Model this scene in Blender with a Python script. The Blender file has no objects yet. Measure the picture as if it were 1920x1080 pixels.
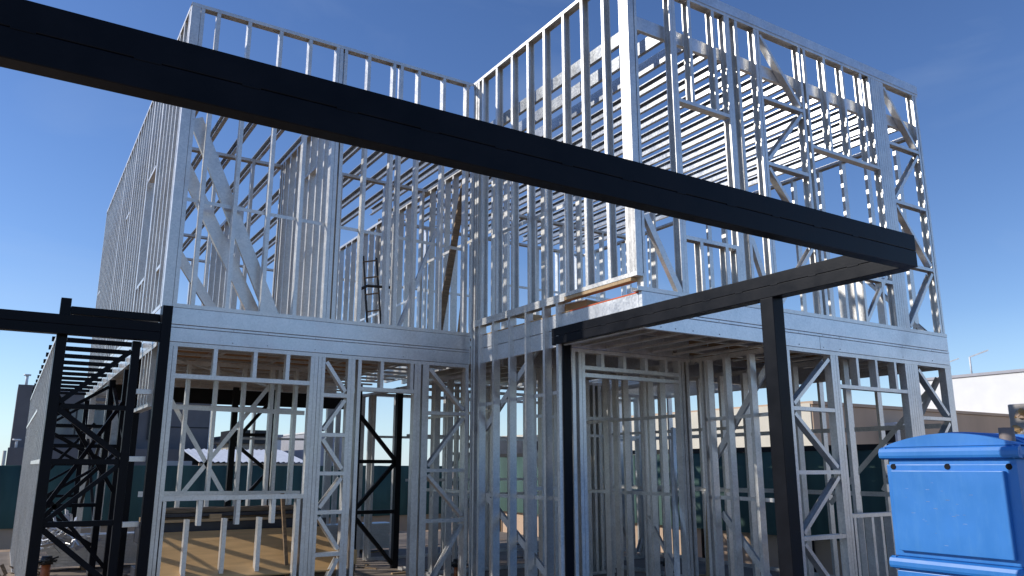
import bpy, bmesh, math, random
from mathutils import Vector, Matrix
random.seed(7)
SC = bpy.context.scene
COL = SC.collection
V = Vector
# ------------------------------------------------------------------ camera
CAM = V((-4.773, -8.527, 1.5)); FPX = 1473.0
PITCH, YAW = 0.2239, -0.5636
cd = bpy.data.cameras.new('camera'); cd.sensor_width = 36.0; cd.lens = FPX / 1920 * 36
cd.clip_start = 0.05; cd.clip_end = 6000
co = bpy.data.objects.new('camera', cd); COL.objects.link(co)
co.location = CAM; co.rotation_euler = (math.pi / 2 + PITCH, 0, YAW)
SC.camera = co
# ------------------------------------------------------------------ sky, sun
SUN = V((-0.738, 0.475, 0.475)).normalized()
el = math.asin(SUN.z); az = math.atan2(SUN.x, SUN.y)
w = bpy.data.worlds.new("World"); SC.world = w; w.use_nodes = True
nt = w.node_tree; bg = nt.nodes['Background']
sky = nt.nodes.new('ShaderNodeTexSky'); sky.sky_type = 'NISHITA'; sky.sun_disc = False
sky.sun_elevation = el; sky.sun_rotation = az; sky.altitude = 900
sky.air_density = 1.0; sky.dust_density = 0.15; sky.ozone_density = 2.5
hs = nt.nodes.new('ShaderNodeHueSaturation'); hs.inputs['Saturation'].default_value = 1.16; hs.inputs['Hue'].default_value = .511
nt.links.new(sky.outputs[0], hs.inputs['Color']); tcw = nt.nodes.new('ShaderNodeTexCoord'); sxy = nt.nodes.new('ShaderNodeSeparateXYZ'); nt.links.new(tcw.outputs['Generated'], sxy.inputs[0])
mrw = nt.nodes.new('ShaderNodeMapRange'); mrw.inputs['From Min'].default_value = 0; mrw.inputs['From Max'].default_value = .17
mrw.inputs['To Min'].default_value = .62; mrw.inputs['To Max'].default_value = 0; nt.links.new(sxy.outputs['Z'], mrw.inputs[0])
mxw = nt.nodes.new('ShaderNodeMix'); mxw.data_type = 'RGBA'; mxw.inputs['B'].default_value = (3.1, 4.6, 6.4, 1)
nt.links.new(mrw.outputs[0], mxw.inputs['Factor']); nt.links.new(hs.outputs[0], mxw.inputs['A'])
# faint high cirrus
nw = nt.nodes.new('ShaderNodeTexNoise'); nw.inputs['Scale'].default_value = 3.2; nw.inputs['Detail'].default_value = 7; nw.inputs['Distortion'].default_value = .6
mpw = nt.nodes.new('ShaderNodeMapping'); mpw.inputs['Scale'].default_value = (1, 1, 2.6); nt.links.new(tcw.outputs['Generated'], mpw.inputs[0]); nt.links.new(mpw.outputs[0], nw.inputs['Vector'])
mrc = nt.nodes.new('ShaderNodeMapRange'); mrc.inputs['From Min'].default_value = .52; mrc.inputs['From Max'].default_value = .8; mrc.inputs['To Max'].default_value = .16
nt.links.new(nw.outputs['Fac'], mrc.inputs[0])
mxc = nt.nodes.new('ShaderNodeMix'); mxc.data_type = 'RGBA'; mxc.inputs['B'].default_value = (3.6, 4.4, 5.6, 1)
nt.links.new(mrc.outputs[0], mxc.inputs['Factor']); nt.links.new(mxw.outputs['Result'], mxc.inputs['A'])
nt.links.new(mxc.outputs['Result'], bg.inputs[0]); bg.inputs[1].default_value = 0.134
sl = bpy.data.lights.new('sun', 'SUN'); sl.energy = 3.1; sl.angle = math.radians(0.53); sl.color = (1, 0.95, 0.87)
so = bpy.data.objects.new('sun', sl); COL.objects.link(so)
so.rotation_euler = (-SUN).to_track_quat('-Z', 'Y').to_euler(); so.location = SUN * 60
SC.view_settings.view_transform = 'Standard'; SC.view_settings.look = 'None'
SC.view_settings.exposure = 0.2; SC.view_settings.gamma = 1.0
SC.cycles.max_bounces = 8; SC.cycles.glossy_bounces = 3; SC.cycles.diffuse_bounces = 2

# ------------------------------------------------------------------ materials
def mat(name, col, rough=0.6, metal=0.0, var=0.15, scale=8.0, bump=0.0, bscale=None, rvar=0.0, col2=None, stretch=(1, 1, 1), detail=6, spec=0.5):
    m = bpy.data.materials.new(name); m.use_nodes = True
    t = m.node_tree; b = t.nodes['Principled BSDF']
    b.inputs['Metallic'].default_value = metal; b.inputs['Roughness'].default_value = rough
    b.inputs['Specular IOR Level'].default_value = spec
    tc = t.nodes.new('ShaderNodeTexCoord'); mp = t.nodes.new('ShaderNodeMapping'); mp.inputs['Scale'].default_value = stretch
    t.links.new(tc.outputs['Object'], mp.inputs[0])
    n = t.nodes.new('ShaderNodeTexNoise'); n.inputs['Scale'].default_value = scale; n.inputs['Detail'].default_value = detail
    t.links.new(mp.outputs[0], n.inputs['Vector'])
    r = t.nodes.new('ShaderNodeValToRGB'); c2 = col2 or tuple(min(1, c * (1 + var)) for c in col)
    c1 = tuple(c * (1 - var) for c in col) if not col2 else col
    r.color_ramp.elements[0].position = 0.32; r.color_ramp.elements[1].position = 0.68
    r.color_ramp.elements[0].color = (*c1, 1); r.color_ramp.elements[1].color = (*c2, 1)
    t.links.new(n.outputs['Fac'], r.inputs[0]); t.links.new(r.outputs[0], b.inputs['Base Color'])
    if rvar:
        mr = t.nodes.new('ShaderNodeMapRange'); mr.inputs['To Min'].default_value = rough - rvar; mr.inputs['To Max'].default_value = rough + rvar
        mr.inputs['From Min'].default_value = .3; mr.inputs['From Max'].default_value = .7
        t.links.new(n.outputs['Fac'], mr.inputs[0]); t.links.new(mr.outputs[0], b.inputs['Roughness'])
    if bump:
        n2 = t.nodes.new('ShaderNodeTexNoise'); n2.inputs['Scale'].default_value = bscale or scale * 3; n2.inputs['Detail'].default_value = 4
        t.links.new(mp.outputs[0], n2.inputs['Vector'])
        bp = t.nodes.new('ShaderNodeBump'); bp.inputs['Strength'].default_value = bump; bp.inputs['Distance'].default_value = 0.01
        t.links.new(n2.outputs['Fac'], bp.inputs['Height']); t.links.new(bp.outputs[0], b.inputs['Normal'])
    return m

def zinc(name, base, metal, rough, bump=.035):
    # galvanised sheet: a crystalline spangle with streaks, half metal half dull oxide
    m = bpy.data.materials.new(name); m.use_nodes = True
    t = m.node_tree; b = t.nodes['Principled BSDF']
    tc = t.nodes.new('ShaderNodeTexCoord')
    vo = t.nodes.new('ShaderNodeTexVoronoi'); vo.inputs['Scale'].default_value = 55
    t.links.new(tc.outputs['Object'], vo.inputs['Vector'])
    n = t.nodes.new('ShaderNodeTexNoise'); n.inputs['Scale'].default_value = 5; n.inputs['Detail'].default_value = 8
    t.links.new(tc.outputs['Object'], n.inputs['Vector'])
    hs = t.nodes.new('ShaderNodeSeparateColor'); t.links.new(vo.outputs['Color'], hs.inputs[0])
    ad = t.nodes.new('ShaderNodeMath'); ad.operation = 'MULTIPLY_ADD'; ad.inputs[1].default_value = 0.35
    t.links.new(hs.outputs[0], ad.inputs[0]); t.links.new(n.outputs['Fac'], ad.inputs[2])
    r = t.nodes.new('ShaderNodeValToRGB'); r.color_ramp.elements[0].position = .4; r.color_ramp.elements[1].position = .95
    r.color_ramp.elements[0].color = (*[c * .87 for c in base], 1); r.color_ramp.elements[1].color = (*[min(1, c * 1.12) for c in base], 1)
    t.links.new(ad.outputs[0], r.inputs[0]); t.links.new(r.outputs[0], b.inputs['Base Color'])
    n3 = t.nodes.new('ShaderNodeTexNoise'); n3.inputs['Scale'].default_value = 1.7; n3.inputs['Detail'].default_value = 9; n3.inputs['Roughness'].default_value = .7
    t.links.new(tc.outputs['Object'], n3.inputs['Vector'])
    m3 = t.nodes.new('ShaderNodeMapRange'); m3.inputs['From Min'].default_value = .5; m3.inputs['From Max'].default_value = .72
    m3.inputs['To Min'].default_value = metal + .06; m3.inputs['To Max'].default_value = metal - .30
    t.links.new(n3.outputs['Fac'], m3.inputs[0]); t.links.new(m3.outputs[0], b.inputs['Metallic'])
    mr = t.nodes.new('ShaderNodeMapRange'); mr.inputs['From Min'].default_value = .4; mr.inputs['From Max'].default_value = .95
    mr.inputs['To Min'].default_value = rough - .04; mr.inputs['To Max'].default_value = rough + .05
    t.links.new(ad.outputs[0], mr.inputs[0]); t.links.new(mr.outputs[0], b.inputs['Roughness'])
    bp = t.nodes.new('ShaderNodeBump'); bp.inputs['Strength'].default_value = bump; bp.inputs['Distance'].default_value = .004
    t.links.new(n.outputs['Fac'], bp.inputs['Height']); t.links.new(bp.outputs[0], b.inputs['Normal'])
    return m

M = {}
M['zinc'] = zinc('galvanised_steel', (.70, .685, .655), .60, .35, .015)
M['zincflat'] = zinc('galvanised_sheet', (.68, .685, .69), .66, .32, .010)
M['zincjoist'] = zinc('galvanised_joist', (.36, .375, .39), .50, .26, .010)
M['black'] = mat('black_paint', (.0055, .0062, .0095), .36, 0, .25, 6, .04, 60, .06, spec=.12)
M['blackdusty'] = mat('black_primer', (.009, .009, .0095), .5, 0, .3, 9, .05, 70, .08, spec=.25)
M['osb'] = mat('floor_board', (.40, .20, .07), .75, 0, .25, 18, .1, 90)
M['ply'] = mat('plywood', (.64, .40, .18), .6, 0, .14, 2.2, .03, 60, .05, stretch=(1, 6, 6))
M['timber'] = mat('pine_timber', (.50, .34, .18), .65, 0, .2, 6, .06, 80, stretch=(1, 8, 8))
M['oldtimber'] = mat('weathered_timber', (.24, .16, .09), .75, 0, .35, 5, .1, 60, stretch=(1, 8, 8))
M['film'] = mat('film_faced_board', (.022, .024, .034), .4, 0, .4, 5, 0, None, .1)
M['card'] = mat('cardboard', (.42, .27, .14), .8, 0, .08, 5)
M['slab'] = mat('concrete_slab', (.235, .185, .14), .88, 0, .22, 1.6, .12, 40)
M['paving'] = mat('dusty_paving', (.42, .31, .20), .92, 0, .2, 2.0, .15, 40)
M['soil'] = mat('dry_soil', (.36, .255, .16), .95, 0, .3, .9, .5, 14)
M['mesh'] = mat('green_shade_cloth', (.045, .098, .080), .8, 0, .25, 3, .1, 120, stretch=(1, 1, .3))
M['fenceblack'] = mat('black_band', (.01, .01, .011), .8, 0, .2)
M['blue'] = mat('blue_plastic', (.030, .215, .62), .42, 0, .09, 2.5, .05, 9, .1)
m = M['blue']; t = m.node_tree; bb = t.nodes['Principled BSDF']; src = bb.inputs['Base Color'].links[0].from_socket
tcb = t.nodes.new('ShaderNodeTexCoord'); mb = t.nodes.new('ShaderNodeMapping'); mb.inputs['Scale'].default_value = (3, 7, 1.6); t.links.new(tcb.outputs['Object'], mb.inputs[0])
nb_ = t.nodes.new('ShaderNodeTexNoise'); nb_.inputs['Scale'].default_value = 2.2; nb_.inputs['Detail'].default_value = 10; nb_.inputs['Roughness'].default_value = .72; t.links.new(mb.outputs[0], nb_.inputs['Vector'])
rb = t.nodes.new('ShaderNodeMapRange'); rb.inputs['From Min'].default_value = .48; rb.inputs['From Max'].default_value = .8; rb.inputs['To Max'].default_value = .4; t.links.new(nb_.outputs['Fac'], rb.inputs[0])
xb = t.nodes.new('ShaderNodeMix'); xb.data_type = 'RGBA'; xb.inputs['B'].default_value = (.10, .32, .66, 1)
t.links.new(rb.outputs[0], xb.inputs['Factor']); t.links.new(src, xb.inputs['A']); t.links.new(xb.outputs['Result'], bb.inputs['Base Color'])
M['scuff'] = mat('scuffed_plastic', (.13, .27, .55), .6, 0, .25, 20)
M['darkhole'] = mat('dark_void', (.006, .006, .008), .9)
M['greywall'] = mat('grey_render', (.155, .150, .155), .9, 0, .07, 3, .06, 60)
M['greylight'] = mat('pale_grey_render', (.42, .42, .45), .9, 0, .05, 3)
M['white'] = mat('white_render', (.80, .80, .78), .85, 0, .03, 2)
M['brown'] = mat('brown_render', (.60, .43, .30), .9, 0, .08, 1.2, .08, 50, stretch=(1, 1, .35))
M['cream'] = mat('cream_trim', (.72, .66, .54), .85, 0, .04, 3)
M['roofw'] = mat('white_roof_sheet', (.72, .73, .74), .5, .2, .08, 3)
M['block'] = mat('block_work', (.36, .33, .28), .92, 0, .3, 7, .3, 20)
M['frame'] = mat('dark_window_frame', (.015, .016, .02), .4)
M['stone'] = mat('stone_cladding', (.55, .34, .15), .9, 0, .3, 5, .4, 20)
M['stone2'] = mat('grey_stone', (.46, .42, .38), .9, 0, .3, 5, .4, 20)
M['pvc'] = mat('orange_pipe', (.42, .12, .035), .5, 0, .15, 8)
M['ventgrey'] = mat('grey_brown_plastic', (.22, .18, .16), .6, 0, .1)
M['orange'] = mat('orange_membrane', (.62, .11, .03), .6)
M['sack'] = mat('white_sack', (.66, .64, .60), .8, 0, .08, 6, .3, 12)
M['cable'] = mat('black_cable', (.018, .016, .014), .5, 0, .4, 20)
M['whitemetal'] = mat('white_metal', (.76, .76, .75), .45)
M['ink'] = mat('stamp_ink', (.02, .02, .022), .8)
M['tag'] = mat('pale_tag', (.55, .52, .48), .8)
M['screw'] = mat('screw_head', (.12, .12, .13), .5, .6)
g = bpy.data.materials.new('window_glass'); g.use_nodes = True
b = g.node_tree.nodes['Principled BSDF']; b.inputs['Base Color'].default_value = (.10, .13, .15, 1); b.inputs['Roughness'].default_value = .06; b.inputs['Specular IOR Level'].default_value = .9
M['glass'] = g

# ------------------------------------------------------------------ builders
def link(name, bm, m, parent=None, smooth=False):
    me = bpy.data.meshes.new(name); bm.to_mesh(me); bm.free()
    if smooth:
        for p in me.polygons: p.use_smooth = True
    mats = m if isinstance(m, list) else [m]
    for x in mats: me.materials.append(M[x] if isinstance(x, str) else x)
    o = bpy.data.objects.new(name, me); COL.objects.link(o)
    if parent is not None: o.parent = parent
    return o
def tag(o, label, cat, group=None, kind=None):
    if label: o['label'] = label
    if cat: o['category'] = cat
    if group: o['group'] = group
    if kind: o['kind'] = kind
    return o
def thing(name, label, cat, loc, rz=0, group=None):
    o = bpy.data.objects.new(name, None); COL.objects.link(o); o.empty_display_size = .1
    o.location = loc; o.rotation_euler = (0, 0, rz); return tag(o, label, cat, group)
def box(bm, x0, x1, y0, y1, z0, z1, bev=0, mi=0):
    vs = [bm.verts.new((x, y, z)) for x in (x0, x1) for y in (y0, y1) for z in (z0, z1)]
    fs = []
    for q in ((0, 1, 3, 2), (4, 6, 7, 5), (0, 4, 5, 1), (2, 3, 7, 6), (0, 2, 6, 4), (1, 5, 7, 3)):
        f = bm.faces.new([vs[i] for i in q]); f.material_index = mi; fs.append(f)
    if bev:
        es = set(e for f in fs for e in f.edges)
        bmesh.ops.bevel(bm, geom=list(es), offset=bev, segments=2, affect='EDGES', profile=.6)
    return fs
def prism(bm, prof, p0, a, u, v, L, cap=True, mi=0):
    r0 = [bm.verts.new(p0 + u * x + v * y) for x, y in prof]
    r1 = [bm.verts.new(p0 + u * x + v * y + a * L) for x, y in prof]
    n = len(prof)
    for i in range(n):
        f = bm.faces.new((r0[i], r0[(i + 1) % n], r1[(i + 1) % n], r1[i])); f.material_index = mi
    if cap:
        f = bm.faces.new(r0[::-1]); f.material_index = mi
        f = bm.faces.new(r1); f.material_index = mi
T = .0025
def cprof(w, d, lip, t=T):
    h = w / 2
    if lip: return [(-h, 0), (h, 0), (h, lip), (h - t, lip), (h - t, t), (-h + t, t), (-h + t, d - t), (h - t, d - t), (h - t, d - lip), (h, d - lip), (h, d), (-h, d)]
    return [(-h, 0), (h, 0), (h, t), (-h + t, t), (-h + t, d - t), (h, d - t), (h, d), (-h, d)]
def chan(bm, p0, p1, n, od, w=.041, d=.089, lip=.011):
    """cold-formed channel from p0 to p1 (centre of its outer flange); n = depth direction; od = side it is open to"""
    p0, p1 = V(p0), V(p1); a = p1 - p0; L = a.length; a.normalize()
    v = V(n) - a * a.dot(V(n)); v.normalize()
    u = a.cross(v)
    if u.dot(V(od)) < 0: u = -u
    prism(bm, cprof(w, d, lip), p0, a, u, v, L)
def bar(bm, p0, p1, w, d, n, mi=0):
    p0, p1 = V(p0), V(p1); a = p1 - p0; L = a.length; a.normalize()
    v = V(n) - a * a.dot(V(n)); v.normalize(); u = a.cross(v)
    prism(bm, [(-w / 2, -d / 2), (w / 2, -d / 2), (w / 2, d / 2), (-w / 2, d / 2)], p0, a, u, v, L, mi=mi)
def rod(bm, p0, p1, r, n=10, mi=0, r1=None):
    p0, p1 = V(p0), V(p1); a = (p1 - p0).normalized()
    u = a.orthogonal().normalized(); v = a.cross(u); r1 = r if r1 is None else r1
    A = [bm.verts.new(p0 + (u * math.cos(k * 2 * math.pi / n) + v * math.sin(k * 2 * math.pi / n)) * r) for k in range(n)]
    B = [bm.verts.new(p1 + (u * math.cos(k * 2 * math.pi / n) + v * math.sin(k * 2 * math.pi / n)) * r1) for k in range(n)]
    for k in range(n):
        f = bm.faces.new((A[k], A[(k + 1) % n], B[(k + 1) % n], B[k])); f.material_index = mi; f.smooth = True
    f = bm.faces.new(A[::-1]); f.material_index = mi; f = bm.faces.new(B); f.material_index = mi
def tube(bm, pts, r, n=8):
    for a, b in zip(pts, pts[1:]): rod(bm, a, b, r, n)
def NB(): return bmesh.new()

# ------------------------------------------------------------------ the setting
bm = NB(); bmesh.ops.create_grid(bm, x_segments=1, y_segments=1, size=2500)
tag(link('ground', bm, 'soil'), None, None, kind='structure').location = (0, 0, -.366)
bm = NB(); box(bm, -4.85, 5.4, -3.45, 9.0, -.36, 0, .01)
tag(link('floor_slab', bm, 'slab'), None, None, kind='structure')
bm = NB(); box(bm, -9.0, .75, -7.2, -3.46, -.36, -.02, .01)
tag(link('driveway', bm, 'paving'), None, None, kind='structure')

# ------------------------------------------------------------------ the steel frame house
house = thing('steel_frame_house', 'two storey house skeleton of galvanised steel studs and joists under construction', 'house', (0, 0, 0))
SPECS = []       # studs: (frame, p0, p1, n, od, w, d, lip, weight)
class Wall:
    def __init__(s, axis, at, inw, side=1, depth=.089, dep=0):
        s.axis, s.at, s.n = axis, at, V(inw); s.bm = NB(); s.u = V((1, 0, 0)) if axis == 'x' else V((0, 1, 0)); s.d = depth; s.wt = side
        s.parts = []; s.tr = []
    def p(s, u, z, v=0):
        q = V((u, s.at, z)) if s.axis == 'x' else V((s.at, u, z))
        return q + s.n * v
    def track(s, u0, u1, z, up=True, w=.041):           # top or bottom track: open upward or downward
        b = s.bm
        if len(b.verts): b = NB(); s.tr.append((b, up))
        chan(b, s.p(u0, z), s.p(u1, z), s.n, (0, 0, 1 if up else -1), w, s.d + .005, 0)
        return s
    def stud(s, u, z0, z1, op=1, w=.041, v=0.0025, lip=.011):
        SPECS.append((s, s.p(u, z0, v), s.p(u, z1, v), s.n, s.u * op, w, s.d, lip, s.wt))
    def studs(s, us, z0, z1, op=1):
        for u in us: s.stud(u, z0, z1, op)
    def hor(s, u0, u1, z, up=True, name='noggin', v=.0035, w=.04, d=None):
        s.parts.append((name, [('c', s.p(u0, z, v), s.p(u1, z, v), s.n, (0, 0, 1 if up else -1), w, d or s.d - .004, 0)]))
    def diag(s, a, b, op=1, name='brace', v=.006, w=.041, d=None, lip=.009):
        s.parts.append((name, [('c', s.p(a[0], a[1], v), s.p(b[0], b[1], v), s.n, (0, 0, op), w, d or s.d - .01, lip)]))
    def strap(s, a, b, v, w=.04, name='strap'):
        s.parts.append((name, [('b', s.p(a[0], a[1], v), s.p(b[0], b[1], v), w, .003, s.n)]))
    def kpanel(s, u0, u1, zs, first='down', op=1):
        """K-braced panel: rungs at zs (top first), diagonals between them"""
        l = first == 'down'
        for i, (za, zb) in enumerate(zip(zs, zs[1:])):
            if i: s.hor(u0, u1, za, up=False, name='noggin')
            e = .02
            if (i % 2 == 0) == l: s.diag((u0 + .02, za - .03 - e), (u1 - .02, zb + .03 + e), op)
            else: s.diag((u1 - .02, za - .03 - e), (u0 + .02, zb + .03 + e), op)
    def done(s, name='wall_frame', label=None):
        o = link(name, s.bm, 'zinc', house); s.obj = o
        if label: o['label'] = label
        for b, up in s.tr: link('bottom_track' if up else 'top_track', b, 'zinc', o)
        for nm, items in s.parts:
            b = NB()
            for it in items:
                if it[0] == 'c': chan(b, *it[1:])
                else: bar(b, *it[1:])
            link(nm, b, 'zinc', o)
        WALLS.append(s); return o
WALLS = []
F, TOP, LW = 3.10, 6.56, 2.74
XL, YF, XR, YB = -3.60, -3.15, 5.15, 8.75
def row(a, b, n): return [a + (b - a) * i / (n - 1) for i in range(n)]

# upper left front wall
W = Wall('x', 0, (0, 1, 0)); W.track(-3.6, 0, TOP - .0205, False).track(-3.5, 0, F + .0205)
W.stud(-3.55, F, TOP - .03, 1, .095); W.stud(-3.478, F + .02, TOP - .02, 1)
W.studs([-3.305, -2.96, -2.595, -2.24, -1.90, -1.855, -1.795, -1.49, -1.15, -1.045, -.80, -.435, -.085], F + .003, TOP - .003)
W.strap((-3.48, 4.30), (-1.92, 4.27), .098); W.strap((-1.78, 4.27), (-1.2, 4.26), .098); W.strap((-1.02, 4.26), (-.1, 4.24), .098)
W.parts.append(('diagonal_prop', [('c', V((-3.42, .17, 5.27)), V((-2.43, .17, 3.13)), V((0, 1, 0)), (1, 0, 1), .15, .045, .014)]))
W.parts.append(('diagonal_prop', [('c', V((-3.50, .30, 4.80)), V((-2.58, .30, 3.13)), V((0, 1, 0)), (1, 0, 1), .14, .045, .012)]))
W.parts.append(('diagonal_prop', [('c', V((-3.45, .42, 3.80)), V((-2.98, .42, 3.13)), V((0, 1, 0)), (-1, 0, -1), .10, .045, .012)]))
W.done(label='upper left front wall frame with big diagonal props behind it')
# upper wall facing left, over the entrance
W = Wall('y', 0, (1, 0, 0)); W.track(-3.15, 0, TOP - .0205, False); W.track(-3.15, 0, 3.262, True)
W.studs([-.03, -.085, -.14, -.245, -.60, -.965, -1.32, -1.665, -2.045, -2.39, -2.75], 3.245, TOP - .003, -1)
W.studs([-3.03, -3.075, -3.125], 3.245, TOP - .003, 1)
W.strap((-.15, 4.33), (-2.0, 4.30), .097); W.strap((-.15, 5.0), (-1.1, 4.98), .097)
W.done(label='upper wall frame of close studs facing left over the entrance')
# upper right front wall
W = Wall('x', YF, (0, 1, 0)); W.track(0.005, XR, 6.42, False); W.track(.005, XR, F + .0205)
z1 = 6.415
W.stud(.045, F + .17, z1, 1, .085); W.stud(.10, F + .003, z1, 1)
W.studs([.60, .643, 1.43, 1.472, 1.60, 1.915, 1.962, 2.687, 2.778, 4.12, 4.165, 4.21, 4.255, 4.30, 4.342], F + .003, z1, -1)
W.stud(5.10, F + .003, z1, -1); W.stud(5.045, F + .003, z1, -1)
W.studs([.875, 1.235], 5.21, z1, -1); W.studs([.875, 1.235, 1.39], F + .003, 3.70, -1)
W.studs([3.155, 3.51, 3.885, 4.07], 5.18, z1, -1); W.studs([3.155, 3.33, 3.51, 3.885], F + .003, 3.66, 1)
W.hor(.665, 1.41, 5.19, True, 'header'); W.hor(.665, 1.41, 3.715, False, 'sill_track')
W.hor(2.80, 4.10, 5.16, True, 'header'); W.hor(2.80, 4.10, 3.68, False, 'sill_track')
W.diag((.15, 3.86), (.565, 3.13), 1, w=.07, d=.05); W.diag((1.63, 3.86), (1.88, 3.2), 1, w=.06, d=.05)
W.kpanel(1.984, 2.665, [6.40, 5.57, 4.775, 3.96, 3.12]); W.kpanel(4.364, 5.023, [6.40, 5.57, 4.775, 3.96, 3.12])
W.diag((4.0, 3.75), (3.5, 3.12), 1, d=.05)
W.done(label='upper right front wall frame with window openings and zigzag bracing')
b = NB(); box(b, .003, XR + .003, YF - .004, YF + .09, 6.444, TOP, .002)
box(b, .003, XR + .004, YF - .006, YF - .003, 6.437, 6.447)
tag(link('roof_edge_band', b, 'zincflat', house), None, None)
# upper side wall running back on the left
W = Wall('y', XL, (1, 0, 0)); W.track(0.1, YB, TOP - .0205, False).track(.1, YB, F + .0205)
op1, op2 = (1.75, 2.3), (4.3, 4.75)
for i, y in enumerate(row(.14, YB - .03, 31)):
    if op1[0] < y < op1[1]: W.stud(y, F + .003, 3.72, 1); W.stud(y, 5.2, TOP - .003, 1)
    else: W.stud(y, F + .003, TOP - .003, 1)
    if i in (5, 8, 14, 19): W.stud(y + .045, F + .003, TOP - .003, 1)
W.hor(1.7, 2.32, 5.18, True, 'header'); W.hor(1.7, 2.32, 3.73, False, 'sill_track'); W.hor(4.3, 4.75, 5.3, True, 'header'); W.hor(.42, .72, 3.62, True, 'header'); W.hor(8.2, 8.6, 4.8, True, 'header')
W.done(label='long upper side wall frame running back on the left')
# lower left front wall
W = Wall('x', 0, (0, 1, 0)); W.track(-3.5, -.02, LW - .0205, False); W.track(-3.5, -1.44, .0205); W.track(-.72, 0, .0205)
W.studs([-3.475, -3.43, -2.0, -1.957, -1.912, -1.522, -1.445, -.735, -.692, -.625, -.04], .003, LW - .003)
W.stud(-1.875, .003, LW - .003, -1); W.stud(-.585, .003, LW - .003, -1); W.stud(-1.565, .003, LW - .003)
W.studs([-3.035, -2.625, -2.275], 2.42, LW - .003); W.studs([-1.17, -.79], 2.39, LW - .003)
W.hor(-3.41, -2.022, 2.40, True, 'header', w=.045); W.hor(-1.425, -.757, 2.37, True, 'header', w=.045)
W.hor(-3.41, -2.022, 1.195, False, 'sill_track', w=.045)
W.studs([-3.06, -2.69, -2.33], .93, 1.17); W.studs([-3.40, -2.07], .003, 1.17)
W.kpanel(-1.857, -1.583, [2.70, 2.28, 1.845, 1.43, 1.02, .585, .04]); W.kpanel(-.567, -.06, [2.70, 2.13, 1.46, .885, .04])
for u in (-3.145, -2.78, -2.425): W.stud(u, .003, .985, v=.13)
W.done(label='lower left front wall frame with window opening and zigzag bracing')
# lower wall facing left, beside the entrance
W = Wall('y', 0, (1, 0, 0)); W.track(-2.0, 0, 3.22, False); W.track(-1.95, 0, .0205)
W.studs([-.03, -.09, -.215, -.545, -.908, -1.255, -1.61, -1.86], .003, 3.215, 1)
W.strap((-.2, 2.24), (-1.86, 2.27), .096); W.strap((-.2, 1.18), (-1.86, 1.18), .096)
W.parts.append(('brace', [('c', V((.10, -1.42, 2.86)), V((.10, -.20, 1.95)), V((1, 0, 0)), (0, 0, 1), .075, .03, .01)]))
W.parts.append(('brace', [('c', V((.10, -.20, 1.19)), V((.10, -1.50, .40)), V((1, 0, 0)), (0, 0, 1), .075, .03, .01)]))
W.done(label='lower wall frame of tall studs with printed marks facing left')
# lower right front wall
W = Wall('x', YF, (0, 1, 0)); W.track(1.94, XR, LW - .0205, False); W.track(1.94, XR, .0205)
W.stud(1.985, .003, LW - .003, 1, .09); W.stud(2.06, .003, LW - .003, -1)
W.studs([2.78, 2.824, 2.87, 4.18, 4.225, 4.27, 4.315, 4.36, 4.40], .003, LW - .003); W.stud(5.10, .003, LW - .003, -1, .09); W.stud(5.035, .003, LW - .003, 1)
W.studs([3.235, 3.59, 3.96], 2.385, LW - .003); W.studs([2.93, 3.235, 3.4, 3.59, 3.96, 4.12], .003, .97)
W.hor(2.893, 4.158, 2.365, True, 'header'); W.hor(2.893, 4.158, .992, False, 'sill_track')
W.kpanel(2.083, 2.757, [2.70, 2.095, 1.445, .797, .04], first='up'); W.kpanel(4.424, 5.012, [2.70, 2.07, 1.45, .80, .04])
W.done(label='lower right front wall frame beside the blue toilet')
# entrance recess: front wall with the door opening and its side wall
W = Wall('x', -1.85, (0, 1, 0)); W.track(.2, 1.93, LW - .0205, False)
W.studs([.225, .31, .355], .003, LW - .003, -1); W.studs([1.76, 1.81, 1.88], .003, LW - .003)
W.studs([.62, .93, 1.25, 1.55], 2.56, LW - .003); W.hor(.376, 1.74, 2.54, True, 'header'); W.hor(.376, 1.74, 2.46, False, 'noggin', d=.05)
W.done(label='entrance wall frame with the door opening in shade')
W = Wall('y', 1.94, (1, 0, 0)); W.track(-3.05, -1.86, LW - .0205, False); W.track(-3.05, -1.86, .0205)
W.studs([-2.0, -2.09, -2.36, -2.71, -3.03], .003, LW - .003, 1); W.strap((-1.9, 2.03), (-3.0, 2.05), .097); W.strap((-1.9, 1.17), (-3.0, 1.16), .097)
W.parts.append(('brace', [('c', V((2.05, -2.9, 2.6)), V((2.05, -2.0, 1.55)), V((1, 0, 0)), (0, 0, 1), .07, .03, .01)]))
W.parts.append(('brace', [('c', V((2.05, -2.1, 1.0)), V((2.05, -3.0, .05)), V((1, 0, 0)), (0, 0, 1), .07, .03, .01)]))
W.done(label='side wall frame of the entrance recess')
# --- rooms inside, ground floor (they show through the front walls)
k = .45
W = Wall('x', 1.45, (0, 1, 0), k); W.track(-3.5, -1.55, LW - .0205, False)
W.studs([-3.36, -3.02, -2.70, -2.367, -2.023, -1.94, -1.72], .003, LW - .003)
W.strap((-3.45, 2.19), (-1.6, 2.17), -.003, .055); W.strap((-3.45, 1.2), (-1.6, 1.18), -.003, .06)
W.strap((-3.2, 2.3), (-2.45, 1.1), .094, .05); W.strap((-3.0, 1.15), (-2.0, 2.55), .094, .05); W.done()
W = Wall('y', .42, (1, 0, 0), k); W.track(.2, 6.3, LW - .0205, False); W.track(.2, 2.9, .0205)
W.studs([.2, .62, 1.0, 1.4, 1.8, 2.2, 2.6, 4.3, 4.7, 5.1, 5.5, 5.9, 6.28], .003, LW - .003)
W.strap((.2, 2.2), (2.6, 2.2), -.003); W.strap((.2, 1.18), (2.6, 1.18), -.003); W.done()
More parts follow.
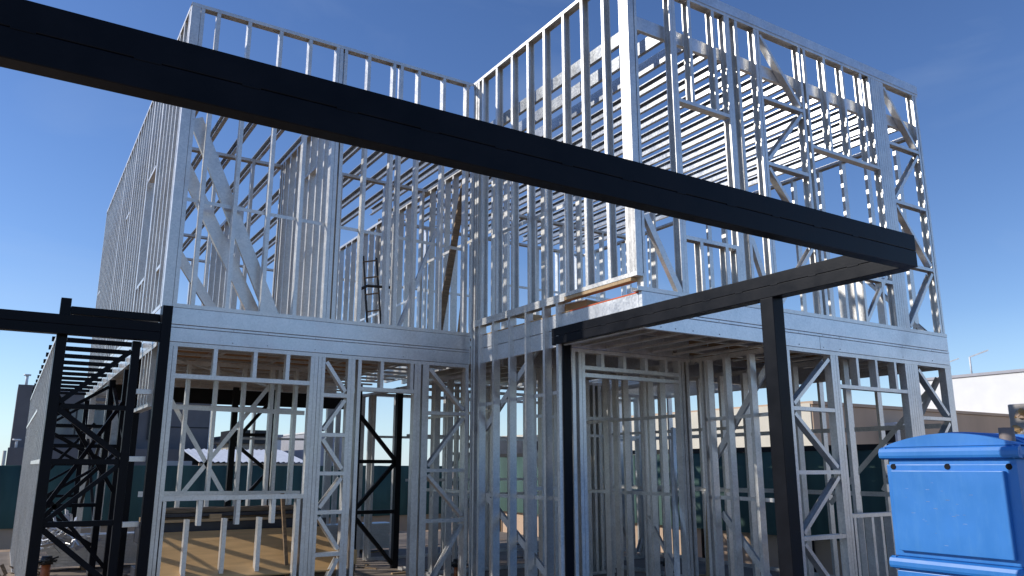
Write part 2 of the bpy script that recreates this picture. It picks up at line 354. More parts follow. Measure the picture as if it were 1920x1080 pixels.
W = Wall('x', 2.05, (0, 1, 0), k); W.track(.5, 5.0, LW - .0205, False); W.track(.5, 2.6, .0205); W.track(3.7, 5, .0205)
W.studs([.56, .95, 1.5, 1.9, 2.3, 2.6, 3.75, 3.95, 4.35, 4.55, 4.9], .003, LW - .003); W.strap((.5, 1.1), (5, 1.1), -.003); W.strap((3.7, 2.0), (5, 2.0), -.003)
W.diag((3.85, 1.0), (4.4, .1)); W.diag((4.45, .1), (4.9, 1.05)); W.done()
W = Wall('x', .86, (0, 1, 0), k); W.track(2.1, 2.95, LW - .0205, False); W.track(2.1, 2.95, .0205)
W.studs([2.13, 2.3, 2.42, 2.62, 2.72, 2.85, 2.92], .003, LW - .003, -1); W.strap((2.1, 1.95), (2.95, 1.95), -.003); W.done()
W = Wall('y', 2.02, (1, 0, 0), .8); W.track(-1.75, .85, LW - .0205, False); W.track(-1.75, .85, .0205)
W.studs([-1.62, -1.2, -.98, -.86, -.5, -.1, .35, .8], .003, LW - .003, 1); W.strap((-1.7, 1.18), (.8, 1.18), -.004); W.strap((-1.7, 2.1), (.8, 2.1), -.004)
W.diag((-1.5, .1), (-.9, .9), d=.03); W.done()
W = Wall('y', XR - .002, (-1, 0, 0), .7); W.track(-3.05, 4.2, LW - .0205, False); W.track(-3.05, 4.2, .0205)
W.studs(row(-2.6, 4.1, 16), .003, LW - .003); W.strap((-3, 2.0), (4, 2.0), .095, .06); W.strap((-3, 1.15), (4, 1.15), .095, .06)
W.strap((-2.9, 2.45), (-1.3, 1.0), .1, .07); W.diag((-3.0, 2.6), (-2.1, 1.2)); W.done()
W = Wall('x', -.55, (0, 1, 0), k); W.track(.5, 1.95, LW - .0205, False); W.track(.5, 1.2, .0205)
W.studs([.52, .6, .72, .78, .9, 1.0, 1.16, 1.75, 1.9], .003, LW - .003); W.strap((.5, 1.25), (1.2, 1.25), -.003); W.strap((.5, 2.1), (1.95, 2.1), -.003); W.done()
W = Wall('x', 2.9, (0, 1, 0), k); W.track(.5, 5.0, LW - .0205, False)
W.studs([.7, .8, 1.2, 1.6, 1.7, 2.1, 2.45, 2.75, 2.85, 3.2, 3.6, 4.05, 4.15, 4.6], .003, LW - .003); W.strap((.5, 1.3), (5, 1.3), -.003); W.strap((.5, 1.98), (5, 1.98), -.003); W.diag((2.9, 1.9), (3.5, .2)); W.done()
W = Wall('y', 3.3, (1, 0, 0), k); W.track(-3.0, 2.0, LW - .0205, False); W.track(-3.0, 2.0, .0205)
W.studs([-2.9, -2.2, -1.4, -1.0, -.6, -.2, .2, .6, 1.0, 1.4, 1.9], .003, LW - .003); W.strap((-1.4, 1.2), (1.9, 1.2), -.003); W.strap((-1.4, 2.0), (1.9, 2.0), -.003); W.done()
W = Wall('x', 6.2, (0, 1, 0), k); W.track(-3.5, .4, LW - .0205, False); W.studs([-3.4, -3.0, -2.5, -1.35, -1.0, -.7, -.3, .05, .38], .003, LW - .003); W.strap((-1.4, 2.0), (.4, 2.0), -.003); W.done()
W = Wall('x', 4.2, (0, 1, 0), k); W.track(.45, XR, LW - .0205, False); W.track(.45, XR, .0205)
W.studs([.5, .9, 1.3, 2.5, 2.9, 3.3, 3.7, 4.1, 4.5, 4.9], .003, LW - .003); W.strap((.5, 2.0), (5, 2.0), -.003); W.done()
W = Wall('x', YB, (0, -1, 0), k); W.track(XL, .5, LW - .0205, False); W.track(XL, .5, .0205)
W.studs([-3.55, -3.1, -1.2, -.8, -.4, 0, .45], .003, LW - .003); W.done()
# left passage: outer side wall, and the studs of the house side wall
W = Wall('y', -4.487, (1, 0, 0), .8); W.track(.12, 8.7, LW - .0205, False); W.track(.12, 8.7, .0205)
for y in row(.16, 8.66, 18): W.stud(y, .003, LW - .003, -1)
W.strap((.15, 1.55), (3.0, 1.55), -.003); W.strap((3.2, 2.2), (8.6, 2.2), -.003); W.done(label='outer side wall frame of the left passage seen edge on')
W = Wall('y', XL, (1, 0, 0), .7); W.track(.1, 1.45, LW - .0205, False); W.hor(.3, 1.4, 2.12, True, 'header')
W.studs([.42, .62, .85, 1.1], 2.14, LW - .003); W.studs([4.6, 7.4], .003, LW - .003); W.done()
# --- rooms inside, upper floor
UC = 5.80
W = Wall('y', -1.88, (1, 0, 0), .6); W.track(.1, 2.35, UC - .0205, False); W.track(.1, 2.35, F + .0205)
W.studs([.14, .40, .66, .95, 1.2, 1.30, 1.55, 1.85, 2.1, 2.2, 2.32], F + .003, UC - .003, 1); W.hor(.7, 1.15, 5.2, True, 'header'); W.done(label='upper partition frame behind the left front wall')
W = Wall('x', 2.38, (0, 1, 0), k); W.track(-3.5, -1.8, UC - .0205, False)
W.studs([-3.45, -2.75, -2.25, -1.82], F + .003, UC - .003); W.done()
W = Wall('x', 2.2, (0, 1, 0), k); W.track(-1.05, .42, UC - .0205, False); W.track(-1.05, -.6, F + .0205)
W.studs([-1.0, -.28, -.2, .35], F + .003, UC - .003); W.done()
W = Wall('y', .42, (1, 0, 0), .5); W.track(.15, 6.2, UC - .0205, False); W.track(.15, 6.2, F + .0205)
W.studs([.2, .5, .8, 1.05, 1.35, 1.6, 1.85, 2.1, 3.0, 3.3, 3.6, 3.95, 4.3, 4.6, 4.9, 5.2, 5.5, 5.8, 6.15], F + .003, UC - .003, 1)
W.strap((.2, 4.6), (2.2, 4.6), -.003); W.strap((2.5, 4.1), (6, 4.1), -.003); W.done()
W = Wall('x', 6.8, (0, 1, 0), k); W.track(-3.5, -1.6, UC - .0205, False); W.track(-3.5, 0, F + .0205)
W.studs([-3.3, -3.0, -2.7, -1.95, -1.85, -1.7], F + .003, UC - .003); W.strap((-3.5, 3.4), (-1, 3.4), .05); W.done()
W = Wall('y', -1.93, (1, 0, 0), k); W.track(4.6, 6.8, UC - .0205, False)
W.studs([4.62, 4.7, 5.2, 5.6, 6.1, 6.6], F + .003, UC - .003); W.done()
W = Wall('x', YB, (0, -1, 0), k); W.track(XL, XR, UC - .0205, False); W.track(XL, XR, F + .0205)
W.studs([-3.5, -2.9, -2.4, -1.9, -1.3, .5, 1.1], F + .003, UC - .003); W.done()
W = Wall('x', -.1, (0, 1, 0), k); W.track(.12, XR - .1, 5.86, False); W.track(.12, 2.4, F + .0205)
W.studs([.5, 1.1, 1.7, 3.1], F + .003, 5.855); W.studs([2.75, 3.4, 3.75, 4.15], 5.45, 5.855); W.hor(2.5, 4.6, 5.43, True, 'header')
W.stud(4.65, F + .003, 5.855); W.done()
W = Wall('x', 1.75, (0, 1, 0), k); W.track(1.5, 4.3, 5.5, False); W.studs([1.6, 2.2, 2.75, 3.6, 4.2], F + .003, 5.48); W.strap((1.6, 4.3), (4.2, 4.3), -.003); W.done()
W = Wall('y', XR - .002, (-1, 0, 0), .7); W.track(-3.05, 4.2, 5.86, False); W.track(-3.05, 4.2, F + .0205)
W.studs([-2.79, -2.34, -1.96, -1.57, -1.1, -.6, 0, .7, 1.4, 2.2, 3.0, 3.8], F + .003, 5.855, 1); W.diag((-2.9, 3.2), (-2.1, 4.1)); W.done(label='upper right side wall frame with sun stripes on its studs')
W = Wall('x', 4.2, (0, 1, 0), k); W.track(.45, XR, 5.86, False); W.track(.45, XR, F + .0205)
W.studs([.5, .9, 1.4, 2.0, 3.9, 4.4, 4.9], F + .003, 5.855); W.done()

# studs: the hundred that show largest as parts, the rest as one part
fwd = V((math.sin(-YAW) * math.cos(PITCH), math.cos(YAW) * math.cos(PITCH), math.sin(PITCH)))
def score(s):
    mid = (s[1] + s[2]) / 2; z = (mid - CAM).dot(fwd)
    return s[8] * (s[2] - s[1]).length / max(z, .1) ** 2
SPECS.sort(key=score, reverse=True)
rest = NB()
for i, s in enumerate(SPECS):
    if i < 100:
        b = NB(); chan(b, *s[1:8]); link('stud', b, 'zinc', s[0].obj)
    else: chan(rest, *s[1:8])
tag(link('stud', rest, 'zinc', house), None, None, kind='stuff')

# floor beams (rim) with their lapped lower strip, and screws
def rim(axis, at, u0, u1, sgn, z0=2.745, label=None):
    b = NB()
    def q(ua, ub, va, vb, za, zb, bv=.003):
        if axis == 'x': box(b, ua, ub, min(at + sgn * va, at + sgn * vb), max(at + sgn * va, at + sgn * vb), za, zb, bv)
        else: box(b, min(at + sgn * va, at + sgn * vb), max(at + sgn * va, at + sgn * vb), ua, ub, za, zb, bv)
    q(u0, u1, .004, .05, 2.925, F - .002); q(u0, u1, -.002, .05, 2.893, 2.918, .002)
    n = max(1, round((u1 - u0) / 2.4)); L = (u1 - u0) / n
    for i in range(n): q(u0 + L * i + .002, u0 + L * (i + 1) - .002, .002, .048, z0, 2.889)
    o = link('floor_beam', b, 'zincflat', house)
    if label: o['label'] = label
    b = NB(); m = int((u1 - u0) / .3)
    for i in range(m):
        if random.random() < .35: continue
        u = u0 + .12 + i * (u1 - u0 - .2) / m + random.uniform(-.11, .11)
        for z in (2.905, z0 + .03):
            c = V((u, at - sgn * .0035, z)) if axis == 'x' else V((at - sgn * .0035, u, z))
            d = V((0, sgn, 0)) if axis == 'x' else V((sgn, 0, 0))
            rod(b, c, c + d * .006, .0045, 6)
    link('screws', b, 'screw', o)
rim('x', 0, -3.5, -.003, 1, label='pale floor beam above the lower left front wall')
rim('x', YF, .055, XR, 1, label='pale floor beam above the lower right front wall')
rim('y', XL, .09, YB, 1, label='floor beam along the left side')
b = NB(); box(b, .055, .105, YF + .055, -.1, 2.93, 3.085, .003); box(b, .058, .10, YF + .055, -.1, 2.745, 2.925, .003)
link('floor_beam', b, 'zincflat', house)['label'] = 'speckled floor beam with an orange strip on its top edge'
b = NB(); box(b, .055, .16, YF + .06, -2.02, 3.087, 3.10); link('edge_strip', b, 'orange', house)
b = NB(); box(b, .004, .088, YF + .09, -1.97, 3.205, 3.238, .002); link('reflection_strip', b, 'timber', house)  # added tan strip imitates sunlit floor reflected in the underside of the wall plate
b = NB(); box(b, .055, .16, -2.015, -.15, 3.087, 3.10); link('edge_strip', b, 'timber', house)
b = NB(); box(b, .2, 1.93, -1.846, -1.80, 2.745, 3.06, .003); fb = link('floor_beam', b, 'zincflat', house)
b = NB(); box(b, 1.66, 1.73, -1.852, -1.848, 2.76, 2.84, .002); tg = link('tag', b, 'tag', fb); tg['label'] = 'small pale tag on the beam over the entrance'
cu = bpy.data.curves.new('lettering', 'FONT'); cu.body = 'SM1'; cu.size = .05; cu.extrude = .001
to = bpy.data.objects.new('lettering', cu); dg = bpy.context.evaluated_depsgraph_get(); COL.objects.link(to)
dg.update(); me = bpy.data.meshes.new_from_object(to.evaluated_get(bpy.context.evaluated_depsgraph_get())); bpy.data.objects.remove(to)
me.materials.clear(); me.materials.append(M['ink'])
lo = bpy.data.objects.new('lettering', me); COL.objects.link(lo); lo.parent = fb
lo.matrix_local = Matrix.Translation((1.663, -1.8535, 2.78)) @ Matrix.Rotation(math.pi / 2, 4, 'X') @ Matrix.Scale(.68, 4, (1, 0, 0))
b = NB(); box(b, .425, XR - .1, -.1, -.05, 2.745, 3.05, .003); link('floor_beam', b, 'zincflat', house)
b = NB(); box(b, XR - .05, XR, YF + .06, 4.2, 2.745, F - .002, .003); link('floor_beam', b, 'zincflat', house)
# deck, leaving a stair void at the back left
b = NB(); box(b, XL + .06, .05, .06, 4.9, 3.055, 3.082); box(b, .11, XR - .06, YF + .06, -.06, 3.055, 3.083); box(b, XL + .06, .42, 6.1, YB - .06, 3.055, 3.082); box(b, .46, 2.7, -.058, 4.2, 3.055, 3.083)
link('floor_deck', b, 'osb', house)
fj = NB(); box(fj, -3.5, .05, 4.9, 4.95, 2.745, 3.05)
fjo = link('joist_frame', fj, 'zinc', house)
for x in [-3.3 + .8 * i for i in range(5)]:
    b = NB(); chan(b, (x, .07, 2.95), (x, 4.89, 2.95), (0, 0, 1), (1, 0, 0), .05, .10, .014); link('floor_joist', b, 'zinc', fjo)
for y in [.30 + .42 * i for i in range(11)]:
    b = NB(); box(b, -3.54, .04, y, y + .045, 2.765, 2.79); link('ceiling_batten', b, 'zinc', fjo)
for x in [-3.3 + .5 * i for i in range(8)]:
    b = NB(); chan(b, (x, 6.12, 2.885), (x, YB - .06, 2.885), (0, 0, 1), (1, 0, 0), .05, .165, .014); link('floor_joist', b, 'zinc', fjo)
for y in [6.3 + .45 * i for i in range(5)]:
    b = NB(); box(b, -3.54, .4, y, y + .045, 2.765, 2.79); link('ceiling_batten', b, 'zinc', fjo)
for y in [-2.7 + .75 * i for i in range(4)]:
    b = NB(); chan(b, (.11, y, 2.95), (XR - .06, y, 2.95), (0, 0, 1), (0, 1, 0), .045, .10, .014); link('floor_joist', b, 'zinc', fjo)
for x in [.33 + .33 * i for i in range(15)]:
    b = NB(); box(b, x, x + .04, YF + .06, -1.86, 2.765, 2.787); box(b, x + .012, x + .018, -2.4, -2.394, 2.787, 2.9); link('ceiling_batten', b, 'zinc', fjo)
    b = NB(); chan(b, (x, -.04, 2.92), (x, 4.19, 2.92), (0, 0, 1), (1, 0, 0), .045, .12, .014); link('floor_joist', b, 'zinc', fjo)
b = NB(); bar(b, (-3.4, 2.2, 2.73), (0, 3.4, 2.73), .04, .03, (0, 0, 1)); bar(b, (-3.4, 1.0, 2.735), (-1, 4.6, 2.735), .04, .03, (0, 0, 1)); link('ceiling_strap', b, 'zinc', fjo)
# roof joists
rf = NB(); box(rf, .1, XR - .1, YF + .092, YF + .14, 5.885, 6.035, .003); rfo = link('roof_frame', rf, 'zincflat', house)
for i, x in enumerate([.27 + .325 * i for i in range(15)]):
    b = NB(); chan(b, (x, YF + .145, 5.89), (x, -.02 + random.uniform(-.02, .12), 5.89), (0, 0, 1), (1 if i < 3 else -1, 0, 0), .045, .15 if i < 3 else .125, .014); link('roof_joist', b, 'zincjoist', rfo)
for x in [.27 + .325 * i for i in range(15)]:
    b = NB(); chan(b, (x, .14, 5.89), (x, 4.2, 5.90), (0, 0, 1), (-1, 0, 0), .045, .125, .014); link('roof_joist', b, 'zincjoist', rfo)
for x in [-3.25 + .36 * i for i in range(10)]:
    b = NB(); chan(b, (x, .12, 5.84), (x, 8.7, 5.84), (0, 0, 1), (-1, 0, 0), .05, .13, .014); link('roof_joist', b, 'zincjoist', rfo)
b = NB()
for wl, us, z0 in ((V((.0, -.563, 0)), 0, 1.05), (V((.0, -1.272, 0)), 0, .5), (V((0, -1.627, 0)), 0, .95), (V((0, -.926, 0)), 0, .25)):
    for j in range(11):
        h = random.uniform(.012, .028)
        if random.random() < .75: box(b, random.uniform(.03, .045), .062, wl.y - .0012, wl.y - .0002, z0 + j * .042, z0 + j * .042 + h * .5)
link('printed_marks', b, 'ink', house)

# ------------------------------------------------------------------ black steel frames
def bpart(name, boxes, parent, m='black', bev=.004, extra=()):
    b = NB()
    for q in boxes: box(b, *q, bev)
    for q in extra: box(b, *q, .002)
    return link(name, b, m, parent)
pf = thing('pergola_frame', 'large matt black steel beam and posts crossing in front of the house', 'steel frame', (.06, -4.6, 0))
def pchild(name, boxes, weld=()):
    return bpart(name, [(q[0] - .06, q[1] - .06, q[2] + 4.6, q[3] + 4.6, q[4], q[5]) for q in boxes], pf, extra=[tuple(v - d for v, d in zip(q, (.06, .06, -4.6, -4.6, 0, 0))) for q in weld])
o = pchild('beam', [(-8.2, .07, -5.772, -5.69, 2.757, 2.863), (-8.2, .07, -5.772, -5.69, 2.865, 2.972)], [(-7.8 + i * .36, -7.8 + i * .36 + random.uniform(.05, .09), -5.7745, -5.765, 2.859, 2.869) for i in range(21)]); o['label'] = 'long near beam crossing the whole view'
o = pchild('beam', [(0, .12, -5.688, -1.762, 2.757, 2.845), (0, .12, -5.688, -1.762, 2.847, 2.936)], [(-.0025, .01, -5.4 + i * .34, -5.4 + i * .34 + random.uniform(.05, .09), 2.841, 2.851) for i in range(11)]); o['label'] = 'side beam running back to the house wall'
pchild('post', [(0, .12, -4.664, -4.545, -.02, 2.756)]); pchild('post', [(.05, .15, -1.90, -1.802, 0, 2.756)])

cf = thing('carport_frame', 'black steel braced posts, beam and rafters on the left side of the house', 'steel frame', (-4.0, .0, 0))
def cch(name, boxes, m='black'):
    return bpart(name, [(q[0] + 4, q[1] + 4, *q[2:]) for q in boxes], cf, m)
cch('beam', [(-8.5, -3.602, -.105, -.005, 2.722, 2.812), (-8.5, -3.602, -.105, -.005, 2.814, 2.906)])
cch('beam', [(-4.398, -3.602, .0, .09, 2.935, 3.01)])
cch('post', [(-3.60, -3.505, -.10, -.004, 0, 3.09)]); cch('post', [(-4.49, -4.40, .0, .09, 0, 3.085)]); cch('post', [(-3.83, -3.755, .0, .075, 0, 2.72)])
for yy in (4.1, 8.3):
    cch('post', [(-3.62, -3.54, yy, yy + .08, 0, 2.72)]); cch('post', [(-4.46, -4.38, yy, yy + .08, 0, 2.72)])
cch('post', [(-3.60, -3.52, 1.45, 1.53, 0, 2.72)]); cch('post', [(-3.60, -3.52, 2.6, 2.68, 0, 2.72)])
def cbr(p0, p1, r=.05):
    b = NB(); bar(b, V(p0) + V((4, 0, 0)), V(p1) + V((4, 0, 0)), r, r, (0, 1, 0)); link('brace', b, 'black', cf)
for y, xr in ((.04, -3.83), (4.14, -3.62), (8.34, -3.62)):
    xl = -4.41
    cbr((xl, y, 1.548), (xr, y, 1.548)); cbr((xl, y, .985), (xr, y, .985)); cbr((xl, y, 2.04), (xr, y, 1.60)); cbr((xl, y, 1.0), (xr, y, 1.52), .04)
    cbr((xl, y, .95), (xr, y, .45)); cbr((xl, y, 2.08), (xr, y, 2.62), .045); cbr((xl, y, 2.06), (xr, y, 2.06), .045)
cbr((-3.56, 1.5, 1.5), (-3.56, 4.1, 2.6), .04); cbr((-4.42, 1.0, 1.0), (-3.58, 2.6, 2.3), .045); cbr((-4.42, 2.4, 2.5), (-3.58, 2.6, 1.2), .045); cbr((-4.42, 2.6, 1.3), (-3.58, 2.6, .3), .045); cbr((-4.42, 2.6, .8), (-3.58, 2.6, 1.7), .045); cbr((-4.42, 6.2, 1.1), (-3.58, 6.2, 2.2), .045); cbr((-4.42, 6.2, 1.1), (-3.58, 6.2, .2), .045); cbr((-4.42, 6.2, 1.6), (-3.58, 6.2, 1.6), .045); cbr((-4.42, 2.6, 1.75), (-3.58, 2.6, 1.75), .045); cbr((-3.56, 4.1, .4), (-3.56, 8.3, 2.4), .04); cbr((-3.56, 4.1, 2.4), (-3.56, 8.3, .4), .04); cbr((-4.42, 4.1, .4), (-4.42, 8.3, 2.4), .04)
for y in [.45 + .72 * i for i in range(12)]:
    cch('rafter', [(-4.49, -3.605, y, y + .05, 2.82, 2.87)])
for z in (1.55, .94, .30, 2.2):
    b = NB(); box(b, -3.752 + 4, -3.605 + 4, .005, .06, z, z + .05, .003); link('bracket', b, 'zinc', cf)

kf = thing('braced_steel_bay', 'black steel posts with zigzag bracing standing deep inside the ground floor', 'steel frame', (.1, 3.1, 0))
def kp(name, p0, p1, wd, m='blackdusty'):
    b = NB(); bar(b, V(p0) - V((.1, 3.1, 0)), V(p1) - V((.1, 3.1, 0)), wd, wd, (0, 1, 0)); link(name, b, m, kf)
kp('post', (-.24, 3.1, 0), (-.24, 3.1, 2.74), .09); kp('post', (.45, 3.1, 0), (.45, 3.1, 2.74), .09)
for a, c in (((-.2, 2.27), (.41, 1.6)), ((.41, 1.56), (-.2, .9)), ((-.2, .83), (.41, .83)), ((-.2, 1.58), (.41, 1.58)), ((-.2, .74), (.41, .06))):
    kp('brace', (a[0], 3.1, a[1]), (c[0], 3.1, c[1]), .055)
kf2 = thing('braced_steel_bay', 'black steel posts and cross braces at the far right inside the ground floor', 'steel frame', (2.9, 5.2, 0))
for nm, a, c, wd in (('post', (2.4, 5.2, 0), (2.4, 5.2, 2.74), .09), ('post', (3.5, 5.2, 0), (3.5, 5.2, 2.74), .09), ('brace', (2.4, 5.2, 1.4), (3.5, 5.2, 2.5), .055), ('brace', (2.4, 5.2, 1.35), (3.5, 5.2, .3), .055), ('brace', (2.4, 5.2, 1.75), (3.5, 5.2, 1.75), .05)):
    b = NB(); bar(b, V(a) - V((2.9, 5.2, 0)), V(c) - V((2.9, 5.2, 0)), wd, wd, (0, 1, 0)); link(nm, b, 'blackdusty', kf2)
kf3 = thing('braced_steel_bay', 'black steel posts with crossed braces seen through the left window opening', 'steel frame', (-1.5, 4.5, 0))
for nm, a, c, wd in (('post', (-1.76, 4.5, 0), (-1.76, 4.5, 2.74), .085), ('post', (-1.16, 4.5, 0), (-1.16, 4.5, 2.74), .085), ('brace', (-1.72, 4.5, 1.9), (-1.2, 4.5, 2.55), .05), ('brace', (-1.72, 4.5, 2.0), (-1.2, 4.5, 2.0), .05), ('brace', (-1.72, 4.5, 1.86), (-1.2, 4.5, 1.45), .05), ('brace', (-1.2, 4.5, 1.4), (-1.72, 4.5, .8), .05), ('brace', (-1.72, 4.5, .8), (-1.2, 4.5, .1), .05)):
    b = NB(); bar(b, V(a) - V((-1.5, 4.5, 0)), V(c) - V((-1.5, 4.5, 0)), wd, wd, (0, 1, 0)); link(nm, b, 'blackdusty', kf3)
b = NB(); box(b, -.05, .05, -.05, .05, 0, 2.74, .004); tag(link('steel_post', b, 'blackdusty'), 'single black steel post standing inside behind the entrance door opening', 'post').location = (4.25, 1.5, 0)
b = NB(); box(b, -3.5, .4, 0, .1, 2.50, 2.74, .004); tag(link('steel_beam', b, 'blackdusty'), 'black steel beam under the floor joists inside the left wing', 'beam').location = (0, 4.95, 0)

# ------------------------------------------------------------------ portable toilets
def toilet(x, y, w_, z0, label, group):
    t = thing('portable_toilet', label, 'toilet', (x, y, z0), 0, group)
    H, D = 1.985, 1.12; h = w_ / 2
    b = NB(); box(b, .03, D, -h + .03, h - .03, .08, H - .06, .015); link('body', b, 'blue', t)
    b = NB(); box(b, .03, D, -h, h, 0, .09, .01); link('base', b, 'ventgrey', t)
    # door face with a raised panel
    b = NB(); box(b, .015, .032, -h + .02, h - .02, 1.16, H - .1, .006); box(b, .015, .032, -h + .02, h - .02, .1, 1.045, .006); d = link('door', b, 'blue', t)
    b = NB(); box(b, -.022, .016, -h + .10, h - .075, 1.205, H - .15, .005); box(b, -.022, .016, -h + .10, h - .075, .16, .99, .005)
    for k in range(34):
        yy, zz = random.gauss(.16, .18), random.gauss(1.52, .13)
        if abs(yy) < h - .16 and 1.26 < zz < H - .2:
            sz_ = random.uniform(.004, .018); box(b, -.0225, -.0218, yy, yy + sz_ * 1.8, zz, zz + sz_ * .3, 0, 1)
    link('door_panel', b, ['blue', 'scuff'], d)
    b = NB()
    for yy in (-h + .075, 0.0, h - .08): rod(b, (.010, yy, H - .118), (.030, yy, H - .118), .023, 16)
    link('air_hole', b, 'darkhole', d)
    # rounded bands
    for z, nm in ((H - .06, 'eave'), (1.055, 'belt')):
        b = NB(); pr = [(0, .0), (-.045, .012), (-.052, .03), (-.052, .06), (-.04, .085), (0, .10)]
        a = V((0, 1, 0)); prism(b, [(p[0], p[1]) for p in pr], V((.03, -h - .02, z)), a, V((1, 0, 0)), V((0, 0, 1)), w_ + .04)
        prism(b, [(p[0], p[1]) for p in pr], V((0, -h + .03, z)), V((1, 0, 0)), V((0, 1, 0)), V((0, 0, 1)), D)
        prism(b, [(-p[0], p[1]) for p in pr][::-1], V((0, h - .03, z)), V((1, 0, 0)), V((0, 1, 0)), V((0, 0, 1)), D)
        link(nm, b, 'blue', t)
    # barrel roof
    b = NB(); n = 18; rise = .10
    ring = [(-h + 2 * h * i / n, rise * math.sin(math.pi * i / n) ** .8) for i in range(n + 1)]
    prism(b, [(y_, z_) for y_, z_ in ring] , V((.02, 0, H + .041)), V((1, 0, 0)), V((0, 1, 0)), V((0, 0, 1)), D)
    rf = link('roof', b, 'blue', t)
    b = NB()
    for k in range(5):
        x0 = .18 + k * .2
        prism(b, [(y_, z_ + (.012 if 0 < i < n else 0)) for i, (y_, z_) in enumerate(ring)], V((x0, 0, H + .042)), V((1, 0, 0)), V((0, 1, 0)), V((0, 0, 1)), .06)
    link('roof_rib', b, 'blue', rf)
    b = NB(); rod(b, (.13, -h + .115, 1.9), (.13, -h + .115, H + .17), .056, 20, r1=.052); link('vent_pipe', b, 'ventgrey', t, False)
    return t
toilet(1.5, -4.995, 1.07, -.365, 'bright blue portable toilet at the right front of the house, sunlit scuffed door panel', None)
toilet(3.1, -5.5, 1.10, -.30, 'second blue portable toilet mostly hidden behind the front one, ribbed roof in shade', None)

# ------------------------------------------------------------------ site materials
# leaning plywood sheet on the board stack
b = NB(); box(b, 0, 1.97, 0, .018, 0, .93, .002)
o = link('plywood_sheet', b, 'ply'); tag(o, 'tan plywood sheet propped against a board stack behind the left window opening', 'plywood')
o.location = (-3.42, .07, .42); o.rotation_euler = (math.radians(-65), 0, 0)
zs = .02
for i, (mt, x0, x1, y0, y1, th, lab) in enumerate([
    ('film', -3.45, -1.5, 1.07, 1.42, .20, 'lowest thick dark board bundle of the stack behind the plywood'),
    ('film', -3.45, -1.35, 1.05, 1.42, .22, 'second dark board bundle from the bottom of the stack'),
    ('film', -3.40, -1.40, 1.07, 1.41, .24, 'third dark board bundle in the stack behind the plywood'),
    ('film', -3.45, -1.38, 1.06, 1.42, .21, 'dark film faced board near the top of the stack'),
    ('oldtimber', -3.42, -1.6, 1.09, 1.40, .05, 'weathered brown plank layer lying on the dark boards'),
    ('film', -3.40, -1.45, 1.04, 1.42, .035, 'thin dark sheet between the brown planks'),
    ('oldtimber', -3.2, -1.7, 1.10, 1.41, .045, 'topmost weathered planks on the board stack')]):
    b = NB(); box(b, x0, x1, y0, y1, 0, th, .004); o = link('board_stack_layer', b, mt); o.location = (0, 0, zs); zs += th + .004
    o.rotation_euler = (0, 0, random.uniform(-.01, .01)); tag(o, lab, 'boards', 'boards stacked inside the left window opening')
for (x0, x1, y, z, th, lab) in ((-3.4, -2.45, 1.03, .905, .03, 'light pine batten on the left front edge of the dark boards'), (-2.55, -1.95, 1.03, .905, .028, 'short light pine batten at the right end of the board stack'), (-2.75, -2.62, 1.03, .935, .05, 'small pale timber offcut block on the board stack')):
    b = NB(); box(b, x0, x1, y - .03, y + .03, 0, th, .003); o = link('timber_batten', b, 'timber'); o.location = (0, 0, z); tag(o, lab, 'timber')
b = NB(); bar(b, (-2.05, .16, 0), (-2.16, .30, 1.22), .035, .035, (0, 1, 0)); tag(link('wooden_stake', b, 'oldtimber'), 'brown wooden stick leaning upright at the right side of the window opening', 'stick')
b = NB(); box(b, -.35, .28, 0, .6, 0, .16, .006); o = link('plywood_box', b, 'ply'); o.location = (-1.45, .55, .40); 
tag(o, 'end of a tan plywood box behind the zigzag braced panel', 'box'); b2 = NB(); box(b2, -.34, .27, .03, .57, -.4, 0); link('box_base', b2, 'oldtimber', o)
# bundles of steel profiles at the back
for i in range(10):
    b = NB()
    for j in range(4):
        chan(b, (-4.1, 5.35 + j * .1, .0215), (1.4, 5.35 + j * .1, .0215), (0, 1, 0), (0, 0, -1 if i % 2 else 1), .041, .09, .01)
    o = link('steel_profile_layer', b, 'zinc'); o.location = (random.uniform(-.08, .08), random.uniform(-.02, .02), .06 + i * .044)
    tag(o, 'layer of long galvanised profiles in the low stack at the back of the slab', 'steel profiles', 'stacked galvanised profiles on the floor')
b = NB()
for x in (-3.6, -1.6, .9): box(b, x, x + .08, 5.3, 5.8, 0, .058)
tag(link('bearer_blocks', b, 'oldtimber'), 'timber bearers under the stack of galvanised profiles', 'bearers')
b = NB()
for i in range(70):
    c = V((max(-4.2, random.gauss(-3.95, .2)), random.gauss(5.2, .3), .05 + abs(random.gauss(0, .16)) + .35))
    d = V((random.uniform(-1, 1), random.uniform(-1, 1), random.uniform(-.5, .6))).normalized() * random.uniform(.05, .22)
    bar(b, c - d, c + d, random.uniform(.02, .07), .004, V((random.uniform(-1, 1), random.uniform(-1, 1), 1)))
tag(link('metal_scrap', b, 'zincflat'), 'heap of shiny bent steel offcuts on the stacked profiles', 'scrap', kind='stuff')
b = NB()
for i in range(40):
    c = V((random.gauss(-4.35, .2), random.gauss(4.4, .5), .03 + abs(random.gauss(0, .05))))
    d = V((random.uniform(-1, 1), random.uniform(-1, 1), random.uniform(-.3, .3))).normalized() * random.uniform(.05, .25)
    bar(b, c - d, c + d, random.uniform(.02, .06), .01, V((random.uniform(-1, 1), random.uniform(-1, 1), 1)))
tag(link('site_rubble', b, 'oldtimber'), 'dark scraps and rubble on the floor at the far left', 'rubble', kind='stuff')
b = NB()
for i in range(130):
    c = V((random.uniform(-3.4, 4.8), random.uniform(-2.8, 7.5), .012)); an = random.uniform(0, 6.28)
    d = V((math.cos(an), math.sin(an), 0)) * random.uniform(.03, .22)
    bar(b, c - d, c + d, random.uniform(.015, .05), random.uniform(.004, .02), (0, 0, 1), random.randint(0, 2))
